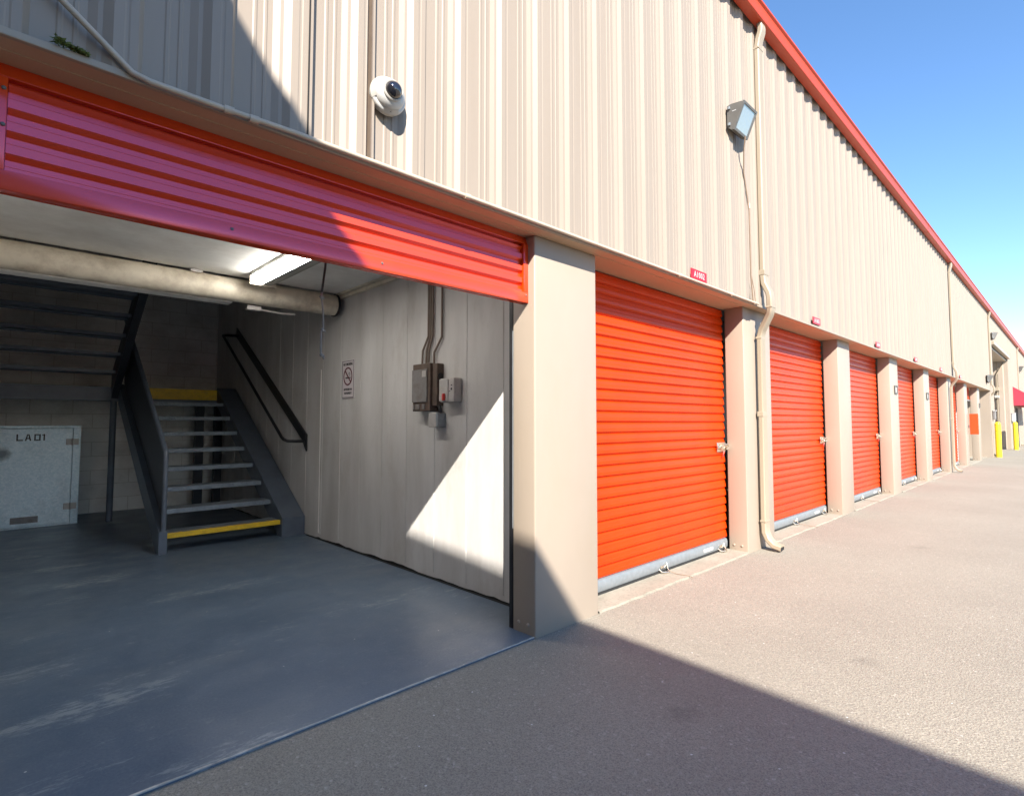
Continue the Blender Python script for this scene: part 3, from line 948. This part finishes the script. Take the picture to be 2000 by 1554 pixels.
cg.tube([(.055, -.005, .03), (.045, -.005, .045), (.058, -.005, .06), (.04, -.005, .08)], .003, 5).tube([(.035, -.005, .05), (.02, -.005, .065), (.03, -.005, .08)], .003, 5)
obj('cigarette', cg, 'ink_black', ns, local=True)
for s_, z_, h_ in (('NO SMOKING', .182, .046), ('ANYWHERE ON', -.125, .034), ('THE PROPERTY', -.172, .034)):
    obj('lettering', text_mesh(s_, h_, .0012, .0008, .82).xform(TR(0, -.0052, z_)), 'ink_black', ns, local=True)

bx = thing('electric_cabinet', 'dark grey electric cabinet with rusty brown sides on the white wall', 'electrical box', (3.14, 4.5, 1.85))
obj('cabinet', MB().bbox((3.035, 4.355, 1.612), (3.139, 4.652, 2.078), .006), 'box_brown', bx)
cdv = obj('cover', MB().bbox((3.022, 4.395, 1.70), (3.0345, 4.648, 2.02), .003), 'box_grey', bx)
obj('rating_label', MB().box((3.019, 4.405, 1.945), (3.0218, 4.47, 2.005)), 'box_light', cdv)
for a_, b_ in ((4.43, 4.48), (4.52, 4.59), (4.61, 4.635)):
    obj('knockout', MB().bbox((3.026, a_, 1.63), (3.0345, b_, 1.68), .003), 'box_grey', bx)
obj('side_plate', MB().bbox((3.06, 4.275, 1.66), (3.139, 4.353, 2.07), .006), 'box_brown', bx)
obj('hub', MB().tube([(3.10, 4.30, 1.95), (3.10, 4.27, 1.95)], .03, 12), 'rail_black', bx)
sw = thing('switch_box', 'pale grey switch box with small red lever beside the electric cabinet', 'electrical box', (3.14, 4.1, 1.8))
obj('case', MB().bbox((3.04, 3.985, 1.690), (3.139, 4.205, 1.915), .014, 3), 'box_light', sw, smooth=50)
obj('cover', MB().bbox((3.030, 4.065, 1.70), (3.0398, 4.20, 1.905), .004), 'box_light', sw)
obj('lever', MB().bbox((3.005, 4.10, 1.705), (3.029, 4.125, 1.77), .006), 'red_plastic', sw, smooth=50)
obj('marking', MB().box((3.037, 4.01, 1.80), (3.0395, 4.03, 1.82)).box((3.037, 4.01, 1.84), (3.0395, 4.028, 1.85)).box((3.037, 4.04, 1.785), (3.0395, 4.05, 1.795)), 'ink_black', sw)
ob = thing('outlet_box', 'small pale outlet box hanging below the electric cabinet', 'electrical box', (3.14, 4.3, 1.5))
obj('case', MB().bbox((3.05, 4.275, 1.455), (3.139, 4.40, 1.60), .008), 'box_light', ob)
obj('face', MB().bbox((3.045, 4.235, 1.46), (3.139, 4.274, 1.59), .004), 'galvanised', ob)
obj('elbow', MB().tube([(3.09, 4.26, 1.59), (3.09, 4.26, 1.63), (3.09, 4.28, 1.66)], .018, 8), 'rail_black', ob, smooth=60)
cn = thing('wall_conduits', 'thin vertical conduits rising from the electric cabinet to the ceiling', 'conduit', (3.12, 4.5, 2.1))
for y0, y1 in ((4.60, 4.51), (4.53, 4.475), (4.49, 4.44), (4.40, 4.285)):
    zk = 2.30 if y0 != 4.40 else 2.27
    obj('conduit', MB().tube([(3.11, y0, 2.07), (3.115, y0, zk-.08), (3.12, y1, zk+.06), (3.12, y1, 3.09)], .011, 8), 'conduit_dark', cn, smooth=60)

# ------------------------------------------------------------------ facade fittings
cdt = thing('facade_conduit', 'beige conduit running along the lower edge of the siding and up the wall', 'conduit', (3, 2.56, 2.88))
obj('conduit', MB().tube([(0.06, 2.58, 3.15), (0.10, 2.58, 3.10), (0.36, 2.57, 2.885), (0.42, 2.565, 2.872), (0.70, 2.562, 2.872), (1.0, 2.565, 2.882), (6.40, 2.565, 2.882)], .0125, 10), 'conduit_paint', cdt, smooth=60)
obj('riser', MB().tube([(-0.35, 2.58, 3.62), (0.06, 2.58, 3.15)], .0125, 10), 'conduit_paint', cdt, smooth=60)
for x_ in (0.71, 0.815, 2.05, 4.6, 5.7, 6.3):
    obj('coupling', MB().tube([(x_-.02, 2.565, 2.876+(.004 if x_ > .9 else -.003)), (x_+.02, 2.565, 2.878+(.004 if x_ > .9 else -.003))], .0175, 10), 'conduit_paint', cdt, smooth=60)

lfv = thing('plant_scrap', 'scrap of green leaves caught on the ledge under the siding', 'leaves', (0.165, 2.578, 2.898))
rng = random.Random(2)
mb = MB()
for j in range(260):
    t_ = rng.random()
    c0 = Vector((-.045+.105*t_, rng.uniform(-.016, .012), .020*(1-t_)*rng.random()*1.3-.006+.004*rng.random()))
    d_ = Vector((rng.uniform(-1, 1), rng.uniform(-.5, .5), rng.uniform(-.6, .6))).normalized()
    e_ = d_.cross(Vector((rng.uniform(-1, 1), rng.uniform(-1, 1), rng.uniform(-1, 1)))).normalized()
    L_ = rng.uniform(.006, .013)
    mb.add([c0-d_*L_, c0+e_*L_*.4, c0+d_*L_, c0-e_*L_*.4], [(0, 1, 2, 3)])
obj('leaf', mb, 'leaf_green', lfv, local=True)

# dome camera: faces the yard, axis along -y
dc = thing('security_camera', 'round white dome security camera on the beige siding above the open bay', 'camera', (1.505, 2.592, 3.285), (math.radians(90), 0, math.radians(-6)))
dc.scale = (.88, .88, .88)
obj('base', MB().lathe([(0.0, -.01), (.112, -.01), (.116, .004), (.116, .026), (.110, .034), (.100, .040), (.0, .040)], 48), 'camera_white', dc, local=True, smooth=40)
obj('shell', MB().lathe([(.099, .0405), (.097, .052), (.088, .068), (.075, .080), (.062, .088), (.056, .090), (.0, .090)], 48), 'camera_white', dc, local=True, smooth=40)
for a0 in (150, 250):
    mb = MB()
    vs_ = []
    m_ = 14
    for j in range(m_+1):
        a = math.radians(a0 + 55*j/m_)
        for r, h in ((.1175, .012), (.1175, .024), (.106, .040), (.098, .052)):
            vs_.append((r*math.cos(a)*1.006, r*math.sin(a)*1.006, h))
    mb.add(vs_, [(4*j+i, 4*j+4+i, 4*j+5+i, 4*j+1+i) for j in range(m_) for i in range(3)])
    obj('vent', mb, 'camera_grey', dc, local=True)
obj('collar', MB().lathe([(.064, .086), (.066, .094), (.060, .100), (.054, .098)], 48), 'camera_grey', dc, local=True, smooth=40)
obj('dome', MB().lathe([(.0535, .085)] + [(.0535*math.cos(t), .094+.050*math.sin(t)) for t in [math.radians(a) for a in range(0, 86, 6)]] + [(.0, .144)], 40), 'dome_glass', dc, local=True, smooth=60)
for a in (160, 275):
    obj('screw', MB().lathe([(0, 0), (.005, 0), (.004, .003), (0, .003)], 8, TR(.104*math.cos(math.radians(a)), .104*math.sin(math.radians(a)), .038)), 'ink_black', dc, local=True)

# wall pack flood light: wedge whose glass looks down and out
def wallpack(name, x, y, z, label, rz=0.0, sc=1.0, lean=0.0, group='flood lights on the facade'):
    t = thing(name, label, 'flood light', (x, y, z), (0, 0, rz), group=group)
    W, H = .25*sc, .20*sc
    side_ = [(0, -H*.85), (0, H*1.0), (-.07*sc, H*1.08), (-.245*sc, H*.98), (-.275*sc, H*.90), (-.10*sc, -H*1.12), (-.075*sc, -H*1.16)]
    hb = MB()
    hb.prism(side_, 'x', -W, W)
    obj('housing', hb, 'lamp_bronze', t, local=True)
    # face frame and glass on the sloping side
    a = Vector((0, -.275*sc, H*.90)); b__ = Vector((0, -.10*sc, -H*1.12))
    d_ = (b__-a).normalized(); nrm = Vector((0, d_.z, -d_.y))
    if nrm.y > 0:
        nrm = -nrm
    L_ = (b__-a).length
    def face(x0, x1, t0, t1, h0, h1):
        vs_ = []
        for h in (h0, h1):
            for xx, tt in ((x0, t0), (x1, t0), (x1, t1), (x0, t1)):
                vs_.append(Vector((xx, 0, 0))+a+d_*(L_*tt)+nrm*h)
        return vs_, [(0, 1, 2, 3), (4, 5, 6, 7), (0, 1, 5, 4), (1, 2, 6, 5), (2, 3, 7, 6), (3, 0, 4, 7)]
    fb = MB()
    for args in ((-W-.008, W+.008, -.03, .05), (-W-.008, W+.008, .94, 1.03), (-W-.008, -W+.018, .0505, .9395), (W-.018, W+.008, .0505, .9395)):
        fb.add(*face(*args, .001, .022))
    obj('face_frame', fb, 'lamp_bronze', t, local=True)
    obj('glass', MB().add(*face(-W+.0185, W-.0185, .051, .939, .002, .014)), 'lens_glass', t, local=True)
    obj('clip', MB().bbox((-W-.02, -.06*sc, H*.62), (-W-.001, -.02*sc, H*.86), .004), 'galvanised', t, local=True)
    obj('clip', MB().bbox((-W-.02, -.06*sc, -H*.80), (-W-.001, -.02*sc, -H*.55), .004), 'galvanised', t, local=True)
    return t
w1 = wallpack('flood_light', 5.90, 2.590, 4.87, 'bronze wall-pack flood light beside the nearest downspout', sc=.65)
obj('maker_mark', MB().box((-.1650, -.102, .048), (-.1630, -.058, .056)), 'sign_white', w1, local=True)
w2 = wallpack('flood_light', 32.0, 2.59, 5.35, 'flood light high on the far wall beside the tall doorway', rz=math.radians(25), sc=.7)
w3 = wallpack('flood_light', 29.6, 2.59, 3.30, 'flood light low on the far siding just above the soffit', rz=math.radians(15), sc=.7)
w4 = wallpack('flood_light', 49.2, 2.59, 5.05, 'farthest flood light, at the right edge of the view', sc=.8)

cb_ = thing('lamp_cable', 'thin brown cable hanging from the flood light down to the soffit conduit', 'cable', (6.25, 2.57, 3.9))
obj('cable', MB().tube([(5.99, 2.50, 4.72), (6.02, 2.53, 4.60), (6.10, 2.57, 4.45), (6.12, 2.58, 4.36), (6.18, 2.577, 4.15), (6.235, 2.577, 3.95), (6.24, 2.577, 3.2), (6.27, 2.577, 3.0), (6.29, 2.577, 2.9)], .0075, 8), 'cable_brown', cb_, smooth=60)
obj('cable', MB().tube([(6.24, 2.577, 3.22), (6.30, 2.57, 3.05), (6.33, 2.57, 2.9)], .004, 6), 'cable_brown', cb_, smooth=60)
obj('coupling', MB().tube([(6.236, 2.577, 3.98), (6.236, 2.577, 4.04)], .014, 8), 'conduit_paint', cb_, smooth=60)

# unit number signs on the siding
for i, (x_, s_) in enumerate(((5.0, 'A1002'), (8.495, 'A1003'), (11.955, 'A1004'), (15.4, 'A1005'), (18.75, 'A1006'), (22.3, 'A1007'))):
    where = ['with white A1002 lettering above the nearest closed orange door', 'above the second closed orange door', 'above the third closed orange door',
             'above the fourth closed orange door', 'above the fifth closed orange door', 'just past the second downspout'][i]
    t = thing('unit_sign', 'small red unit number plate ' + where, 'sign', (x_, 2.586, 2.955), group='unit number plates along the siding')
    obj('plate', MB().bbox((-.158, -.010, -.050), (.158, .0, .050), .003), 'sign_red', t, local=True)
    obj('lettering', text_mesh(s_, .084, .0, .0012, .80, 1.24).xform(TR(0, -.0118, -.002)), 'sign_white', t, local=True)

# small cabin hooks on the pillars
for x_, z_, wh in ((13.93, 2.19, 'fourth pillar'), (17.45, 2.17, 'fifth pillar'), (28.2, 2.15, 'eighth pillar')):
    t = thing('wall_hook', 'small dark square bracket on the front of the %s' % wh, 'bracket', (x_, 2.72, z_), group='square brackets on the pillars')
    mb = MB()
    for a, b_, c_, d_ in ((-.13, -.08, .13, -.055), (-.13, .075, .20, .10), (-.13, -.0545, -.105, .0745), (.085, -.0545, .11, .0745)):
        mb.bbox((a, -.028, b_), (c_, -.012, d_), .004)
    obj('frame', mb, 'lamp_bronze', t, local=True)
    obj('plate', MB().bbox((-.10, -.012, -.05), (.08, .002, .07), .003), 'camera_white', t, local=True)

# orange board on the far half open bay
ob2 = thing('orange_board', 'bright orange board standing out from the pillar beside the open far unit', 'board', (25.3, 2.7, 1.4))
obj('panel', MB().bbox((25.05, 2.46, 1.07), (25.12, 2.70, 1.80), .006), 'orange_board', ob2)
obj('bracket', MB().box((24.8, 2.70, 1.3), (25.2, 2.72, 1.4)), 'lamp_bronze', ob2)

# bollards
def bollard(x, y, lab, box):
    t = thing('bollard', lab, 'bollard', (x, y, 0), group='yellow bollards beside the tall doorway')
    obj('post', MB().lathe([(.105, -.02), (.105, 1.40), (.098, 1.45), (.07, 1.49), (.03, 1.505), (0.0, 1.508)], 20), 'bollard_yellow', t, local=True, smooth=50)
    for z_ in (1.12, 1.38):
        obj('band', MB().lathe([(.108, z_), (.110, z_+.005), (.110, z_+.02), (.108, z_+.025)], 20), 'safety_yellow', t, local=True, smooth=50)
    return t
bollard(31.25, 2.43, 'yellow steel bollard nearer the camera, by the third downspout', 0)
bollard(40.2, 2.40, 'yellow steel bollard farther off, beyond the tall doorway', 1)
bkp = thing('keypad', 'small grey keypad on the wall above the nearer yellow bollard', 'keypad', (31.6, 2.58, 1.75))
obj('case', MB().bbox((31.45, 2.50, 1.62), (31.75, 2.59, 1.98), .02), 'box_grey', bkp)
obj('hood', MB().bbox((31.43, 2.47, 1.98), (31.77, 2.59, 2.02), .006), 'box_light', bkp)
nb = thing('notice_board', 'white notice box on the wall above the farther yellow bollard', 'sign', (41.2, 2.5, 1.8))
obj('case', MB().bbox((40.95, 2.44, 1.55), (41.8, 2.58, 1.98), .02), 'sign_white', nb)
obj('frame', MB().bbox((40.93, 2.43, 1.985), (41.82, 2.58, 2.02), .004), 'box_light', nb)
ex = thing('cross_conduit', 'pair of conduit fittings on the reveal of the tall doorway', 'conduit', (40.6, 3.2, 3.3))
obj('conduit', MB().tube([(40.62, 3.10, 0.1), (40.62, 3.10, 4.2), (40.62, 2.75, 4.9)], .03, 8), 'downspout_paint', ex, smooth=60)
obj('fitting', MB().bbox((40.35, 3.0, 3.25), (40.66, 3.35, 3.45), .02), 'downspout_paint', ex)
obj('fitting', MB().bbox((40.35, 3.02, 2.85), (40.66, 3.22, 3.0), .02), 'camera_grey', ex)

# awning
aw = thing('awning', 'dark red cloth awning over a doorway at the far end of the facade', 'awning', (45, 2.6, 2.5))
obj('cloth', MB().prism([(2.60, 3.59), (1.35, 2.66), (1.35, 2.48), (1.37, 2.48), (2.60, 2.48)], 'x', 43.2, 49.5), 'awning_cloth', aw)
obj('frame', MB().tube([(43.25, 1.37, 2.47), (49.45, 1.37, 2.47)], .02, 8).tube([(43.25, 1.37, 2.47), (43.25, 2.6, 2.47)], .02, 8), 'lamp_bronze', aw)
dw = obj('doorway', MB().box((44.4, 2.57, 0), (45.8, 2.60, 2.35)), 'dark_gap', bld)

# ------------------------------------------------------------------ buildings behind the camera that shade the yard
wing = thing('storage_wing', 'beige metal storage wing whose eave shades the near end of the yard', 'building', (-6, -8, 0))
def edge(y, off=0.0):
    return -1.87 + .063*y - off
w_ = MB().prism([(edge(-26, .12), -26), (edge(2.60, .12), 2.60), (-12, 2.60), (-12, -26)], 'z', -.02, 6.42)
obj('wall', w_, 'siding_paint', wing)
obj('roof', MB().prism([(edge(-26), -26), (edge(2.60), 2.60), (-12, 2.60), (-12, -26)], 'z', 6.425, 6.64), 'gutter_red', wing)
opp = thing('opposite_building', 'beige metal storage building on the opposite side of the yard', 'building', (25, -39, 0))
obj('wall', MB().box((2, -44, -.02), (X_END, -34, 4.1)), 'siding_paint', opp)
obj('roof', MB().box((1.9, -44.1, 4.105), (X_END+.1, -33.9, 4.3)), 'gutter_red', opp)

# ------------------------------------------------------------------ bring everything to real size
done = set()
for o in C.objects:
    if o.type == 'MESH' and o.data.name not in done:
        o.data.transform(Matrix.Scale(S, 4))
        done.add(o.data.name)
    if o.type in ('MESH', 'EMPTY'):
        o.location = Vector(o.location)*S
